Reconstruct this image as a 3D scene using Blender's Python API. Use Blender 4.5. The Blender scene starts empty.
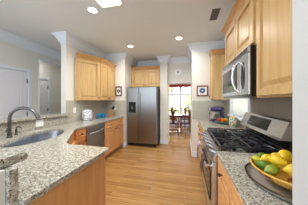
import bpy, bmesh, math, random
from mathutils import Vector, Matrix
PI = math.pi
C = bpy.context.scene.collection
S = bpy.context.scene
random.seed(7)

# ---------------------------------------------------------------- camera
cam_d = bpy.data.cameras.new('camera'); cam = bpy.data.objects.new('camera', cam_d); C.objects.link(cam)
cam.location = (0, 0, 1.38); cam.rotation_euler = (PI/2, 0, math.radians(12.8))
cam_d.sensor_width = 36; cam_d.lens = 36*145/308; cam_d.shift_y = -2.3/308; cam_d.clip_start = 0.02
S.camera = cam
# ---------------------------------------------------------------- world, light, exposure
w = bpy.data.worlds.new('world'); S.world = w; w.use_nodes = True
bg = w.node_tree.nodes['Background']; bg.inputs[0].default_value = (0.80, 0.90, 1.0, 1); bg.inputs[1].default_value = 2.6
S.view_settings.view_transform = 'Standard'; S.view_settings.look = 'None'
S.view_settings.gamma = 1; S.view_settings.use_curve_mapping = False
S.view_settings.exposure = 0.42
sd = bpy.data.lights.new('sun', 'SUN'); sd.energy = 12; sd.angle = math.radians(1.5); sd.color = (1, .93, .82)
sun = bpy.data.objects.new('sun', sd); C.objects.link(sun); sun.rotation_euler = Vector((.08, -.78, -.60)).to_track_quat('-Z', 'Y').to_euler()
CAN_W = 11.0

# ---------------------------------------------------------------- materials
def new_mat(name):
    m = bpy.data.materials.new(name); m.use_nodes = True
    return m, m.node_tree.nodes, m.node_tree.links, m.node_tree.nodes['Principled BSDF']
def lin(c):
    return tuple(((v/255)/12.92 if v/255 <= .04045 else ((v/255+.055)/1.055)**2.4) for v in c)+(1,)
def flat(name, rgb, rough=.5, metal=0, var=.06, scale=8, spec=.5, coat=0):
    m, n, l, b = new_mat(name)
    c = lin(rgb)
    no = n.new('ShaderNodeTexNoise'); no.inputs['Scale'].default_value = scale; no.inputs['Detail'].default_value = 3
    tc = n.new('ShaderNodeTexCoord'); l.new(tc.outputs['Object'], no.inputs['Vector'])
    r = n.new('ShaderNodeValToRGB'); l.new(no.outputs['Fac'], r.inputs[0])
    r.color_ramp.elements[0].position = .3; r.color_ramp.elements[1].position = .7
    r.color_ramp.elements[0].color = tuple(v*(1-var) for v in c[:3])+(1,)
    r.color_ramp.elements[1].color = tuple(min(1, v*(1+var)) for v in c[:3])+(1,)
    l.new(r.outputs[0], b.inputs['Base Color'])
    b.inputs['Roughness'].default_value = rough; b.inputs['Metallic'].default_value = metal
    b.inputs['Specular IOR Level'].default_value = spec; b.inputs['Coat Weight'].default_value = coat
    return m
def wood(name, a, bcol, scale=(22, 22, 1.6), rough=.38, knots=0.0):
    m, n, l, b = new_mat(name)
    tc = n.new('ShaderNodeTexCoord'); mp = n.new('ShaderNodeMapping'); mp.inputs['Scale'].default_value = scale
    l.new(tc.outputs['Object'], mp.inputs[0])
    no = n.new('ShaderNodeTexNoise'); no.inputs['Scale'].default_value = 1; no.inputs['Detail'].default_value = 6
    no.inputs['Distortion'].default_value = .6; l.new(mp.outputs[0], no.inputs['Vector'])
    r = n.new('ShaderNodeValToRGB'); r.color_ramp.elements[0].position = .3; r.color_ramp.elements[1].position = .72
    r.color_ramp.elements[0].color = lin(a); r.color_ramp.elements[1].color = lin(bcol)
    l.new(no.outputs['Fac'], r.inputs[0]); out = r.outputs[0]
    if knots:
        n2 = n.new('ShaderNodeTexNoise'); n2.inputs['Scale'].default_value = 7; n2.inputs['Detail'].default_value = 4
        l.new(tc.outputs['Object'], n2.inputs['Vector'])
        r2 = n.new('ShaderNodeValToRGB'); r2.color_ramp.elements[0].position = .34; r2.color_ramp.elements[1].position = .5
        r2.color_ramp.elements[0].color = (1-knots,)*3+(1,); r2.color_ramp.elements[1].color = (1, 1, 1, 1)
        l.new(n2.outputs['Fac'], r2.inputs[0])
        mx = n.new('ShaderNodeMixRGB'); mx.blend_type = 'MULTIPLY'; mx.inputs[0].default_value = 1
        l.new(out, mx.inputs[1]); l.new(r2.outputs[0], mx.inputs[2]); out = mx.outputs[0]
    l.new(out, b.inputs['Base Color']); b.inputs['Roughness'].default_value = rough
    return m
def granite(name):
    m, n, l, b = new_mat(name)
    tc = n.new('ShaderNodeTexCoord')
    def noise(s, d, lo, hi, ca, cb):
        no = n.new('ShaderNodeTexNoise'); no.inputs['Scale'].default_value = s; no.inputs['Detail'].default_value = d
        no.inputs['Roughness'].default_value = .65
        l.new(tc.outputs['Object'], no.inputs['Vector'])
        r = n.new('ShaderNodeValToRGB'); r.color_ramp.elements[0].position = lo; r.color_ramp.elements[1].position = hi
        r.color_ramp.elements[0].color = ca; r.color_ramp.elements[1].color = cb
        l.new(no.outputs['Fac'], r.inputs[0]); return r.outputs[0]
    base = noise(46, 6, .38, .64, lin((142, 138, 122)), lin((214, 212, 202)))
    dark = noise(120, 3, .37, .47, lin((62, 54, 46)), (1, 1, 1, 1))
    tan = noise(80, 2, .56, .68, (1, 1, 1, 1), lin((222, 204, 178)))
    m1 = n.new('ShaderNodeMixRGB'); m1.blend_type = 'MULTIPLY'; m1.inputs[0].default_value = .95
    l.new(base, m1.inputs[1]); l.new(dark, m1.inputs[2])
    m2 = n.new('ShaderNodeMixRGB'); m2.blend_type = 'MULTIPLY'; m2.inputs[0].default_value = .8
    l.new(m1.outputs[0], m2.inputs[1]); l.new(tan, m2.inputs[2])
    l.new(m2.outputs[0], b.inputs['Base Color']); b.inputs['Roughness'].default_value = .12
    return m
def brick(name, ca, cb, grout, bw, bh, mortar, rough, swap=None, offset=.5, noise_amt=.25, squash=(1, 1, 1), gscale=(1, 1, 1)):
    m, n, l, b = new_mat(name)
    tc = n.new('ShaderNodeTexCoord'); vec = tc.outputs['Object']
    if swap:                       # put two chosen axes of the object on the brick plane
        sp = n.new('ShaderNodeSeparateXYZ'); cb_ = n.new('ShaderNodeCombineXYZ'); l.new(vec, sp.inputs[0])
        l.new(sp.outputs[swap[0]], cb_.inputs[0]); l.new(sp.outputs[swap[1]], cb_.inputs[1]); vec = cb_.outputs[0]
    br = n.new('ShaderNodeTexBrick'); l.new(vec, br.inputs['Vector'])
    br.inputs['Scale'].default_value = 1; br.inputs['Brick Width'].default_value = bw; br.inputs['Row Height'].default_value = bh
    br.inputs['Mortar Size'].default_value = mortar; br.inputs['Mortar Smooth'].default_value = .3
    br.inputs['Color1'].default_value = lin(ca); br.inputs['Color2'].default_value = lin(cb); br.inputs['Mortar'].default_value = lin(grout)
    br.offset = offset
    mp = n.new('ShaderNodeMapping'); mp.inputs['Scale'].default_value = gscale; l.new(vec, mp.inputs[0])
    no = n.new('ShaderNodeTexNoise'); no.inputs['Scale'].default_value = 1; no.inputs['Detail'].default_value = 6
    l.new(mp.outputs[0], no.inputs['Vector'])
    r = n.new('ShaderNodeValToRGB'); r.color_ramp.elements[0].position = .3; r.color_ramp.elements[1].position = .65
    r.color_ramp.elements[0].color = (1-noise_amt, 1-noise_amt*1.15, 1-noise_amt*1.3, 1); r.color_ramp.elements[1].color = (1, 1, 1, 1)
    l.new(no.outputs['Fac'], r.inputs[0])
    mx = n.new('ShaderNodeMixRGB'); mx.blend_type = 'MULTIPLY'; mx.inputs[0].default_value = 1
    l.new(br.outputs['Color'], mx.inputs[1]); l.new(r.outputs[0], mx.inputs[2])
    l.new(mx.outputs[0], b.inputs['Base Color']); b.inputs['Roughness'].default_value = rough
    return m
def emit(name, rgb, s):
    m, n, l, b = new_mat(name)
    b.inputs['Base Color'].default_value = lin(rgb)
    b.inputs['Emission Color'].default_value = lin(rgb); b.inputs['Emission Strength'].default_value = s
    return m
def steel(name, rgb, rough=.3):
    m, n, l, b = new_mat(name)
    tc = n.new('ShaderNodeTexCoord'); mp = n.new('ShaderNodeMapping'); mp.inputs['Scale'].default_value = (2, 2, 160)
    l.new(tc.outputs['Object'], mp.inputs[0])
    no = n.new('ShaderNodeTexNoise'); no.inputs['Scale'].default_value = 1; no.inputs['Detail'].default_value = 2
    l.new(mp.outputs[0], no.inputs['Vector'])
    mr = n.new('ShaderNodeMapRange'); mr.inputs[3].default_value = rough-.015; mr.inputs[4].default_value = rough+.02
    l.new(no.outputs['Fac'], mr.inputs[0]); l.new(mr.outputs[0], b.inputs['Roughness'])
    b.inputs['Base Color'].default_value = lin(rgb); b.inputs['Metallic'].default_value = 1
    return m
def glass(name, tint=(1, 1, 1), gl=.08, rough=.02):
    m, n, l, b = new_mat(name)
    tr = n.new('ShaderNodeBsdfTransparent'); tr.inputs[0].default_value = tint+(1,)
    g = n.new('ShaderNodeBsdfGlossy'); g.inputs['Roughness'].default_value = rough
    mx = n.new('ShaderNodeMixShader'); mx.inputs[0].default_value = gl
    l.new(tr.outputs[0], mx.inputs[1]); l.new(g.outputs[0], mx.inputs[2]); l.new(mx.outputs[0], n['Material Output'].inputs[0])
    return m
def sheer(name, rgb):
    m, n, l, b = new_mat(name)
    d = n.new('ShaderNodeBsdfDiffuse'); d.inputs[0].default_value = lin(rgb)
    t = n.new('ShaderNodeBsdfTranslucent'); t.inputs[0].default_value = lin(rgb)
    tr = n.new('ShaderNodeBsdfTransparent')
    m1 = n.new('ShaderNodeMixShader'); m1.inputs[0].default_value = .55; l.new(d.outputs[0], m1.inputs[1]); l.new(t.outputs[0], m1.inputs[2])
    m2 = n.new('ShaderNodeMixShader'); m2.inputs[0].default_value = .3; l.new(m1.outputs[0], m2.inputs[1]); l.new(tr.outputs[0], m2.inputs[2])
    l.new(m2.outputs[0], n['Material Output'].inputs[0]); return m
def pattern(name, cols, scale=14, rough=.5):
    m, n, l, b = new_mat(name)
    tc = n.new('ShaderNodeTexCoord'); v = n.new('ShaderNodeTexVoronoi'); v.inputs['Scale'].default_value = scale
    l.new(tc.outputs['Object'], v.inputs['Vector'])
    sp = n.new('ShaderNodeSeparateColor'); l.new(v.outputs['Color'], sp.inputs[0])
    r = n.new('ShaderNodeValToRGB'); r.color_ramp.interpolation = 'CONSTANT'
    for i, c in enumerate(cols):
        e = r.color_ramp.elements[i] if i < 2 else r.color_ramp.elements.new(.5)
        e.position = i/len(cols); e.color = lin(c)
    l.new(sp.outputs[0], r.inputs[0]); l.new(r.outputs[0], b.inputs['Base Color']); b.inputs['Roughness'].default_value = rough
    return m
def stripes(name, cols, axis=1, freq=1.0, rough=.85):
    m, n, l, b = new_mat(name)
    tc = n.new('ShaderNodeTexCoord'); sp = n.new('ShaderNodeSeparateXYZ'); l.new(tc.outputs['Object'], sp.inputs[0])
    mu = n.new('ShaderNodeMath'); mu.operation = 'MULTIPLY'; mu.inputs[1].default_value = freq; l.new(sp.outputs[axis], mu.inputs[0])
    fr = n.new('ShaderNodeMath'); fr.operation = 'FRACT'; l.new(mu.outputs[0], fr.inputs[0])
    r = n.new('ShaderNodeValToRGB'); r.color_ramp.interpolation = 'CONSTANT'
    for i, c in enumerate(cols):
        e = r.color_ramp.elements[i] if i < 2 else r.color_ramp.elements.new(.5)
        e.position = i/len(cols); e.color = lin(c)
    l.new(fr.outputs[0], r.inputs[0]); l.new(r.outputs[0], b.inputs['Base Color']); b.inputs['Roughness'].default_value = rough
    return m

M_wall = flat('wall_paint', (222, 220, 212), .7, var=.015, scale=3)
M_ceil = flat('ceiling_paint', (226, 228, 229), .75, var=.02, scale=2)
M_trim = flat('white_trim_paint', (224, 230, 238), .4, var=.01)
M_door = flat('white_door_paint', (228, 228, 234), .4, var=.01)
M_floor = brick('oak_strip_floor', (192, 148, 90), (166, 122, 70), (120, 84, 46), 1.1, .083, .0022, .26, noise_amt=.32, gscale=(2.5, 45, 1))
M_tile_l = brick('grey_green_tile', (186, 184, 170), (178, 176, 162), (160, 158, 146), .33, .2, .003, .3, swap=(1, 2), noise_amt=.08, gscale=(6, 6, 6))
M_tile_x = brick('grey_green_tile_x', (186, 184, 170), (178, 176, 162), (160, 158, 146), .33, .2, .003, .3, swap=(0, 2), noise_amt=.08, gscale=(6, 6, 6))
M_tile_r = brick('taupe_tile', (166, 152, 138), (156, 142, 128), (134, 124, 114), .33, .3, .003, .35, swap=(1, 2), noise_amt=.12, gscale=(6, 6, 6))
M_maple = wood('honey_maple', (188, 152, 98), (212, 178, 124))
M_maple_b = wood('orange_maple', (202, 146, 92), (218, 166, 112), knots=.0)
M_knotty = wood('knotty_orange_maple', (190, 120, 66), (222, 158, 98), knots=.45)
M_edge = wood('maple_crown', (178, 130, 76), (200, 150, 94), scale=(4, 4, 30))
M_cherry = wood('dark_cherry', (78, 28, 22), (110, 44, 34), rough=.25)
M_granite = granite('speckled_granite')
M_steel = steel('brushed_steel', (200, 202, 206), .26)
M_steel_d = steel('smoky_brushed_steel', (146, 146, 146), .28)
M_steel_sink = steel('sink_steel', (158, 162, 168), .3)
M_gun = flat('gunmetal_finish', (112, 112, 112), .28, 1, var=.03)
M_chrome = flat('polished_chrome', (220, 220, 222), .12, 1, var=.01)
M_knob = flat('dark_bronze_knob', (70, 52, 40), .35, .8)
M_black = flat('black_enamel', (22, 22, 25), .15, 0, var=.05)
M_iron = flat('cast_iron', (54, 56, 64), .3, .35)
M_bglass = flat('black_glass', (14, 15, 18), .12, 0, spec=.25)
M_grey = flat('dark_grey_enamel', (74, 74, 78), .4)
M_white = flat('white_plastic', (240, 240, 238), .4, var=.01)
M_paper = flat('white_mat_board', (236, 236, 232), .8, var=.02)
M_frame_d = wood('dark_picture_frame', (70, 50, 40), (92, 68, 54))
M_frame_b = wood('brown_picture_frame', (116, 62, 38), (140, 80, 50))
M_glass = glass('window_glass')
M_lamp = emit('lit_lens', (255, 244, 224), 9)
M_tube = emit('lit_diffuser', (255, 250, 236), .95)
M_lemon = flat('lemon_rind', (236, 200, 40), .4, var=.1, scale=30)
M_lime = flat('lime_rind', (86, 128, 34), .38, var=.2, scale=18)
M_limey = flat('yellow_green_rind', (184, 188, 50), .38, var=.2, scale=14)
M_stem = flat('stem_brown', (110, 90, 40), .7)
M_bowl = pattern('painted_amber_glaze', [(206, 150, 60), (220, 170, 74), (150, 84, 40), (208, 156, 66), (186, 110, 50)], 26, .25)
M_leaf = flat('leaf_green', (88, 120, 52), .7, var=.4, scale=4)
M_leaf_y = flat('leaf_yellow_green', (206, 206, 110), .7, var=.35, scale=3)
M_bark = wood('bark', (70, 56, 44), (100, 84, 66))
M_lawn = flat('lawn', (130, 150, 80), .9, var=.2, scale=2)
M_red = flat('red_valance_cloth', (150, 44, 40), .85, var=.2, scale=12)
M_sheer = sheer('sheer_white_cloth', (244, 242, 240))
M_rubber = flat('black_rubber', (25, 25, 25), .6)

# ---------------------------------------------------------------- mesh helpers
def new(): return bmesh.new()
def box(bm, x0, x1, y0, y1, z0, z1, bev=0, seg=2):
    r = bmesh.ops.create_cube(bm, size=1, matrix=Matrix.Translation(((x0+x1)/2, (y0+y1)/2, (z0+z1)/2)) @ Matrix.Diagonal((abs(x1-x0), abs(y1-y0), abs(z1-z0), 1)))
    if bev:
        vs = set(r['verts']); es = [e for e in bm.edges if e.verts[0] in vs and e.verts[1] in vs]
        bmesh.ops.bevel(bm, geom=es, offset=bev, segments=seg, affect='EDGES', profile=.6)
    return bm
def rod(bm, p0, p1, r, r2=None, seg=16):
    p0, p1 = Vector(p0), Vector(p1); d = p1-p0
    m = Matrix.Translation((p0+p1)/2) @ d.to_track_quat('Z', 'Y').to_matrix().to_4x4()
    bmesh.ops.create_cone(bm, cap_ends=True, segments=seg, radius1=r, radius2=r if r2 is None else r2, depth=d.length, matrix=m)
    return bm
def tube(bm, pts, r, seg=10, rs=None, flat_y=1):
    pts = [Vector(p) for p in pts]; rings = []
    prev = None
    for i, p in enumerate(pts):
        t = (pts[min(i+1, len(pts)-1)]-pts[max(i-1, 0)]).normalized()
        if prev is None:
            a = Vector((0, 0, 1)) if abs(t.z) < .9 else Vector((1, 0, 0)); u = t.cross(a).normalized()
        else: u = (prev - t*prev.dot(t)).normalized()
        prev = u; v = t.cross(u); rr = rs[i] if rs else r
        rings.append([bm.verts.new(p+(u*math.cos(2*PI*k/seg)+v*math.sin(2*PI*k/seg)*flat_y)*rr) for k in range(seg)])
    for a, b in zip(rings, rings[1:]):
        for k in range(seg): bm.faces.new((a[k], a[(k+1) % seg], b[(k+1) % seg], b[k]))
    bm.faces.new(rings[0][::-1]); bm.faces.new(rings[-1]); return bm
def lathe(bm, prof, seg=28, c=(0, 0, 0), sx=1, sy=1, caps=True):
    rings = []
    for r, z in prof:
        rings.append([bm.verts.new((c[0]+max(r, .0004)*math.cos(2*PI*k/seg)*sx, c[1]+max(r, .0004)*math.sin(2*PI*k/seg)*sy, c[2]+z)) for k in range(seg)])
    for a, b in zip(rings, rings[1:]):
        for k in range(seg): bm.faces.new((a[k], a[(k+1) % seg], b[(k+1) % seg], b[k]))
    if caps: bm.faces.new(rings[0][::-1]); bm.faces.new(rings[-1])
    return bm
def prism(bm, poly, z0, z1, hole=None, top=True):
    def ring(pl, z): return [bm.verts.new((x, y, z)) for x, y in pl]
    if hole is None:
        a, b = ring(poly, z0), ring(poly, z1); n = len(a)
        bm.faces.new(a[::-1])
        if top: bm.faces.new(b)
        for i in range(n): bm.faces.new((a[i], a[(i+1) % n], b[(i+1) % n], b[i]))
    else:
        for z, flip in ((z0, True), (z1, False)):
            es = []
            for pl in (poly, hole):
                vs = ring(pl, z)
                es += [bm.edges.new((vs[i], vs[(i+1) % len(vs)])) for i in range(len(vs))]
            bmesh.ops.triangle_fill(bm, edges=es, use_beauty=True)
        for pl in (poly, hole):
            a, b = ring(pl, z0), ring(pl, z1); n = len(a)
            for i in range(n): bm.faces.new((a[i], a[(i+1) % n], b[(i+1) % n], b[i]))
        bmesh.ops.remove_doubles(bm, verts=bm.verts, dist=1e-5)
    bmesh.ops.recalc_face_normals(bm, faces=bm.faces); return bm
def ball(bm, c, rx, ry, rz, rot=None, sub=3):
    m = Matrix.Translation(c) @ (rot.to_4x4() if rot else Matrix()) @ Matrix.Diagonal((rx, ry, rz, 1))
    bmesh.ops.create_icosphere(bm, subdivisions=sub, radius=1, matrix=m); return bm
def panel(bm, x0, x1, z0, z1, y=0, prof=((0, 0), (.003, -.004), (.055, -.004), (.06, .005), (.07, .005), (.1, -.003))):
    """raised-panel board facing -y; each (inset, y offset) is a nested rectangle."""
    rings = [[bm.verts.new(v) for v in ((x0, y+.02, z0), (x1, y+.02, z0), (x1, y+.02, z1), (x0, y+.02, z1))]]
    for i, o in prof:
        rings.append([bm.verts.new(v) for v in ((x0+i, y+o, z0+i), (x1-i, y+o, z0+i), (x1-i, y+o, z1-i), (x0+i, y+o, z1-i))])
    for a, b in zip(rings, rings[1:]):
        for k in range(4): bm.faces.new((a[k], a[(k+1) % 4], b[(k+1) % 4], b[k]))
    bm.faces.new(rings[-1]); bm.faces.new(rings[0][::-1]); return bm
def obj(name, bm, mat, parent=None, smooth=False):
    me = bpy.data.meshes.new(name); bmesh.ops.recalc_face_normals(bm, faces=bm.faces)
    if smooth:
        for f in bm.faces: f.smooth = True
    bm.to_mesh(me); bm.free(); me.materials.append(mat)
    if smooth: me.set_sharp_from_angle(angle=math.radians(40))
    o = bpy.data.objects.new(name, me); C.objects.link(o)
    if parent: o.parent = parent
    return o
def thing(name, label, cat, loc=(0, 0, 0), rz=0, group=None):
    o = bpy.data.objects.new(name, None); C.objects.link(o); o.empty_display_size = .1
    o.location = loc; o.rotation_euler = (0, 0, rz); o['label'] = label; o['category'] = cat
    if group: o['group'] = group
    return o
def tag(o, label, cat, group=None):
    o['label'] = label; o['category'] = cat
    if group: o['group'] = group
    return o
def struct(name, bm, mat, smooth=False):
    o = obj(name, bm, mat, None, smooth); o['kind'] = 'structure'; return o
def dup(root, loc, rz, label, group=None):
    r = root.copy(); C.objects.link(r); r.location = loc; r.rotation_euler = (0, 0, rz); r['label'] = label
    if group: r['group'] = group
    for ch in list(root.children):
        c = ch.copy(); C.objects.link(c); c.parent = r
        for g in ch.children:
            d = g.copy(); C.objects.link(d); d.parent = c
    return r

# ================================================================= STRUCTURE
H = 2.74
struct('floor', box(new(), -5.2, 2.0, -2.0, 8.15, -.06, 0), M_floor)
struct('ceiling', box(new(), -5.2, 2.0, -2.0, 8.15, H, H+.06), M_ceil)
struct('wall_left', box(new(), -2.55, -2.43, 2.51, 4.5, 0, H), M_wall)
b = new(); box(b, -2.55, -2.43, .36, 2.51, 0, 1.07); box(b, -2.43, -.785, .36, .48, 0, 1.07)
struct('wall_sink', b, M_wall)
struct('wall_pantry', box(new(), -2.43, -1.79, 3.97, 5.06, 0, H), M_wall)
struct('wall_fridge', box(new(), -1.79, -.83, 4.94, 5.06, 0, H), M_wall)
struct('wall_column', box(new(), -.83, -.60, 4.52, 5.06, 0, H), M_wall)
b = new(); box(b, -.60, .12, 4.70, 4.82, 1.95, H); struct('wall_back', b, M_wall)
struct('wall_divider', box(new(), .12, 1.04, 3.67, 4.82, 0, H), M_wall)
b = new()
box(b, .92, 1.04, .65, 2.42, 0, H); box(b, .92, 1.04, 3.36, 3.67, 0, H)
box(b, .92, 1.04, 2.42, 3.36, 0, 1.08); box(b, .92, 1.04, 2.42, 3.36, 2.05, H)
struct('wall_right', b, M_wall)
struct('wall_right_near', box(new(), .387, 1.04, -1.8, .65, 0, H, .004), flat('shaded_wall_paint', (196, 199, 200), .6, var=.015, scale=3))  # same wall paint, greyed so the colour carries the shade
# hall
b = new(); box(b, -3.72, -3.6, -2.0, 1.80, 0, H); box(b, -3.72, -3.6, 1.80, 2.64, 2.03, H); box(b, -3.72, -3.6, 2.64, 2.89, 0, H)
box(b, -3.72, -3.6, 2.89, 4.0, 2.43, H); box(b, -3.72, -3.6, 4.0, 4.5, 0, H)
struct('wall_hall', b, M_wall)
struct('wall_hall_end', box(new(), -4.42, -2.55, 4.5, 4.62, 0, H), M_wall)
struct('wall_hall_inner', box(new(), -4.54, -4.42, -2.0, 4.62, 0, H), M_wall)
# dining room
b = new(); box(b, -3.2, -3.08, 5.06, 5.7, 0, H); box(b, -3.2, -3.08, 7.7, 8.15, 0, H); box(b, -3.2, -3.08, 5.7, 7.7, 0, .55); box(b, -3.2, -3.08, 5.7, 7.7, 2.25, H)
struct('wall_dining_left', b, M_wall)
struct('wall_dining_front', box(new(), -3.08, -1.79, 5.06, 5.18, 0, H), M_wall)
b = new(); box(b, 1.6, 1.72, 4.82, 5.5, 0, H); box(b, 1.6, 1.72, 7.7, 8.15, 0, H); box(b, 1.6, 1.72, 5.5, 7.7, 0, .55); box(b, 1.6, 1.72, 5.5, 7.7, 2.25, H)
struct('wall_dining_right', b, M_wall)
b = new(); box(b, 1.04, 1.6, 4.70, 4.82, 0, H); struct('wall_dining_corner', b, M_wall)
b = new(); box(b, -3.08, -1.7, 8.0, 8.12, 0, H); box(b, .75, 1.6, 8.0, 8.12, 0, H); box(b, -1.7, .75, 8.0, 8.12, 0, .55); box(b, -1.7, .75, 8.0, 8.12, 2.25, H)
struct('wall_dining_back', b, M_wall)

# crown moulding swept along the wall tops (room on the right-hand side of the path)
def crown(name, path, h=.19, d=.115):
    prof = [(0, -h), (.012, -h), (.018, -h+.03), (.035, -h+.05), (d*.62, -.06), (d-.012, -.03), (d, -.022), (d, 0), (0, 0)]
    P = [Vector(p).to_2d() if len(p) == 2 else Vector(p) for p in [Vector((x, y)) for x, y in path]]
    bm = new(); rings = []
    for i, p in enumerate(P):
        def nrm(a, c): t = (c-a).normalized(); return Vector((t.y, -t.x))
        if i == 0: off = nrm(P[0], P[1])
        elif i == len(P)-1: off = nrm(P[-2], P[-1])
        else:
            n1, n2 = nrm(P[i-1], p), nrm(p, P[i+1]); off = (n1+n2)/(1+n1.dot(n2))
        rings.append([bm.verts.new((p.x+off.x*o, p.y+off.y*o, H+z)) for o, z in prof])
    n = len(prof)
    for a, c in zip(rings, rings[1:]):
        for k in range(n): bm.faces.new((a[k], a[(k+1) % n], c[(k+1) % n], c[k]))
    bm.faces.new(rings[0]); bm.faces.new(rings[-1][::-1])
    return struct(name, bm, M_trim)
crown('trim_1', [(-2.55, 4.5), (-2.55, 2.51), (-2.43, 2.51), (-2.43, 3.97), (-1.79, 3.97), (-1.79, 4.94), (-.83, 4.94), (-.83, 4.52),
                 (-.60, 4.52), (-.60, 4.70), (.12, 4.70), (.12, 3.67), (.92, 3.67), (.92, .65)])
crown('trim_2', [(-3.6, -2.0), (-3.6, 4.5), (-2.55, 4.5)])
crown('trim_3', [(-3.08, 5.18), (-3.08, 8.0), (1.6, 8.0), (1.6, 4.82)])
crown('trim_4', [(-4.42, 1.0), (-4.42, 4.5), (-3.72, 4.5)])
def board(name, pts, h=.13, t=.015):
    bm = new()
    for (x0, y0), (x1, y1) in pts:
        box(bm, min(x0, x1)-(t if x0 == x1 else 0)*0, max(x0, x1)+(0 if x0 != x1 else t), min(y0, y1)-(t if y0 == y1 else 0), max(y0, y1), 0, h, .003, 1)
    return struct(name, bm, M_trim)
board('baseboard_pantry', [((-1.85, 3.97), (-1.785, 3.97)), ((-1.79, 3.955), (-1.79, 4.1))])
board('baseboard_column', [((-.835, 4.52), (-.585, 4.52)), ((-.60, 4.52), (-.60, 5.06))])
bm = new(); box(bm, .105, .12, 3.655, 4.82, 0, .13, .003, 1); box(bm, .12, .27, 3.655, 3.67, 0, .13, .003, 1); struct('baseboard_divider', bm, M_trim)
board('baseboard_hall', [((-3.6, .4), (-3.6, 1.72)), ((-3.6, 2.72), (-3.6, 2.89))])
bm = new(); box(bm, -3.06, 1.6, 7.985, 8.0, 0, .13, .003, 1); struct('baseboard_dining', bm, M_trim)
# casing of the opening to the hall (thin white edge) and of the dining opening
bm = new(); box(bm, -3.735, -3.59, 2.89, 2.90, 0, 2.43); box(bm, -3.735, -3.59, 2.89, 4.0, 2.42, 2.43)
box(bm, -3.735, -3.59, 3.99, 4.0, 0, 2.43); struct('trim_5', bm, M_trim)
bm = new(); box(bm, -.605, .118, 4.69, 4.83, 1.93, 1.95, .002, 1); struct('trim_6', bm, M_trim)

# tile splashbacks
struct('trim_7', box(new(), -2.43, -2.418, 2.51, 3.97, .915, 1.375), M_tile_l)
struct('trim_8', box(new(), -2.418, -1.79, 3.958, 3.97, .915, 1.375), M_tile_x)
bm = new(); box(bm, .908, .92, .65, 2.36, .915, 1.40); box(bm, .908, .92, 2.36, 3.658, .915, 1.06); struct('trim_9', bm, M_tile_r)
struct('trim_10', box(new(), .13, .908, 3.658, 3.67, .915, 1.37), M_tile_x)

# ---- doors of the hall
def hall_door(name, x, y0, y1, z1, hz):
    d = thing(name, '', ''); del d['label']; del d['category']; d['kind'] = 'structure'; d.location = (x, y0, 0); d.rotation_euler = (0, 0, PI/2)
    w_ = y1-y0
    bm = new(); panel(bm, .006, w_-.006, .01, z1-.006, 0, ((0, 0), (.002, -.002)))
    leaf = obj('door_leaf', bm, M_door, d)
    bm = new()
    for a, c in ((.2, .9), (1.02, z1-.16)):
        panel(bm, .12, w_-.12, a, c, -.018, ((0, .012), (.02, .010), (.035, .014), (.06, .011)))
    obj('door_panel', bm, M_door, leaf)
    bm = new(); box(bm, -.075, 0, -.025, 0, 0, z1+.075, .004, 1); box(bm, w_, w_+.075, -.025, 0, 0, z1+.075, .004, 1); box(bm, 0, w_, -.025, 0, z1, z1+.075, .004, 1)
    obj('door_casing', bm, M_trim, d)
    for z in hz:
        bm = new(); rod(bm, (w_, -.012, z-.05), (w_, -.012, z+.05), .008); box(bm, w_-.022, w_+.002, -.006, -.001, z-.045, z+.045)
        obj('hinge', bm, M_gun, d)
    bm = new(); rod(bm, (.07, -.004, .95), (.07, -.05, .95), .012); ball(bm, (.07, -.062, .95), .028, .022, .028); obj('door_knob', bm, M_gun, d, True)
    return d
hall_door('door_1', -3.62, 1.80, 2.64, 2.03, (.3, 1.07, 1.82))
hall_door('door_2', -4.415, 3.06, 3.84, 2.03, (.3, 1.07, 1.80))

# ---- windows
win = thing('window_1', '', '', (.98, 0, 0)); del win['label']; del win['category']; win['kind'] = 'structure'
bm = new()
box(bm, -.085, -.058, 2.36, 2.44, 1.03, 2.12); box(bm, -.085, -.058, 3.33, 3.42, 1.03, 2.12); box(bm, -.085, -.058, 2.44, 3.33, 2.05, 2.12); box(bm, -.13, -.058, 2.34, 3.44, 1.045, 1.08)
box(bm, -.02, .03, 2.42, 2.46, 1.08, 2.05); box(bm, -.02, .03, 3.32, 3.36, 1.08, 2.05); box(bm, -.02, .03, 2.46, 3.32, 1.08, 1.12); box(bm, -.02, .03, 2.46, 3.32, 2.01, 2.05); box(bm, -.02, .03, 2.46, 3.32, 1.54, 1.58)
box(bm, -.01, .02, 2.88, 2.9, 1.12, 2.01)
obj('window_frame', bm, M_trim, win); obj('window_pane', box(new(), .002, .006, 2.46, 3.32, 1.12, 2.01), M_glass, win)
win = thing('window_2', '', '', (0, 8.05, 0)); del win['label']; del win['category']; win['kind'] = 'structure'
bm = new()
M_mull = flat('grey_white_mullion', (196, 198, 204), .5)
xs = [-1.7, -1.30, -.88, -.72, -.33, .06, .22, .6, .75]
for x, t in ((-1.68, .04), (-1.22, .02), (-.78, .02), (-.34, .055), (.10, .02), (.44, .02), (.73, .04)): box(bm, x-t, x+t, -.04, .04, .55, 2.25)
for z, t in ((.58, .04), (1.10, .018), (1.68, .045), (2.22, .03)): box(bm, -1.7, .75, -.035, .035, z-t, z+t)
box(bm, -1.78, .83, -.075, -.05, .46, .55); box(bm, -1.8, .85, -.13, -.05, .53, .56)
obj('window_frame', bm, M_mull, win); obj('window_pane', box(new(), -1.7, .75, .0, .004, .55, 2.25), M_glass, win)

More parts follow.
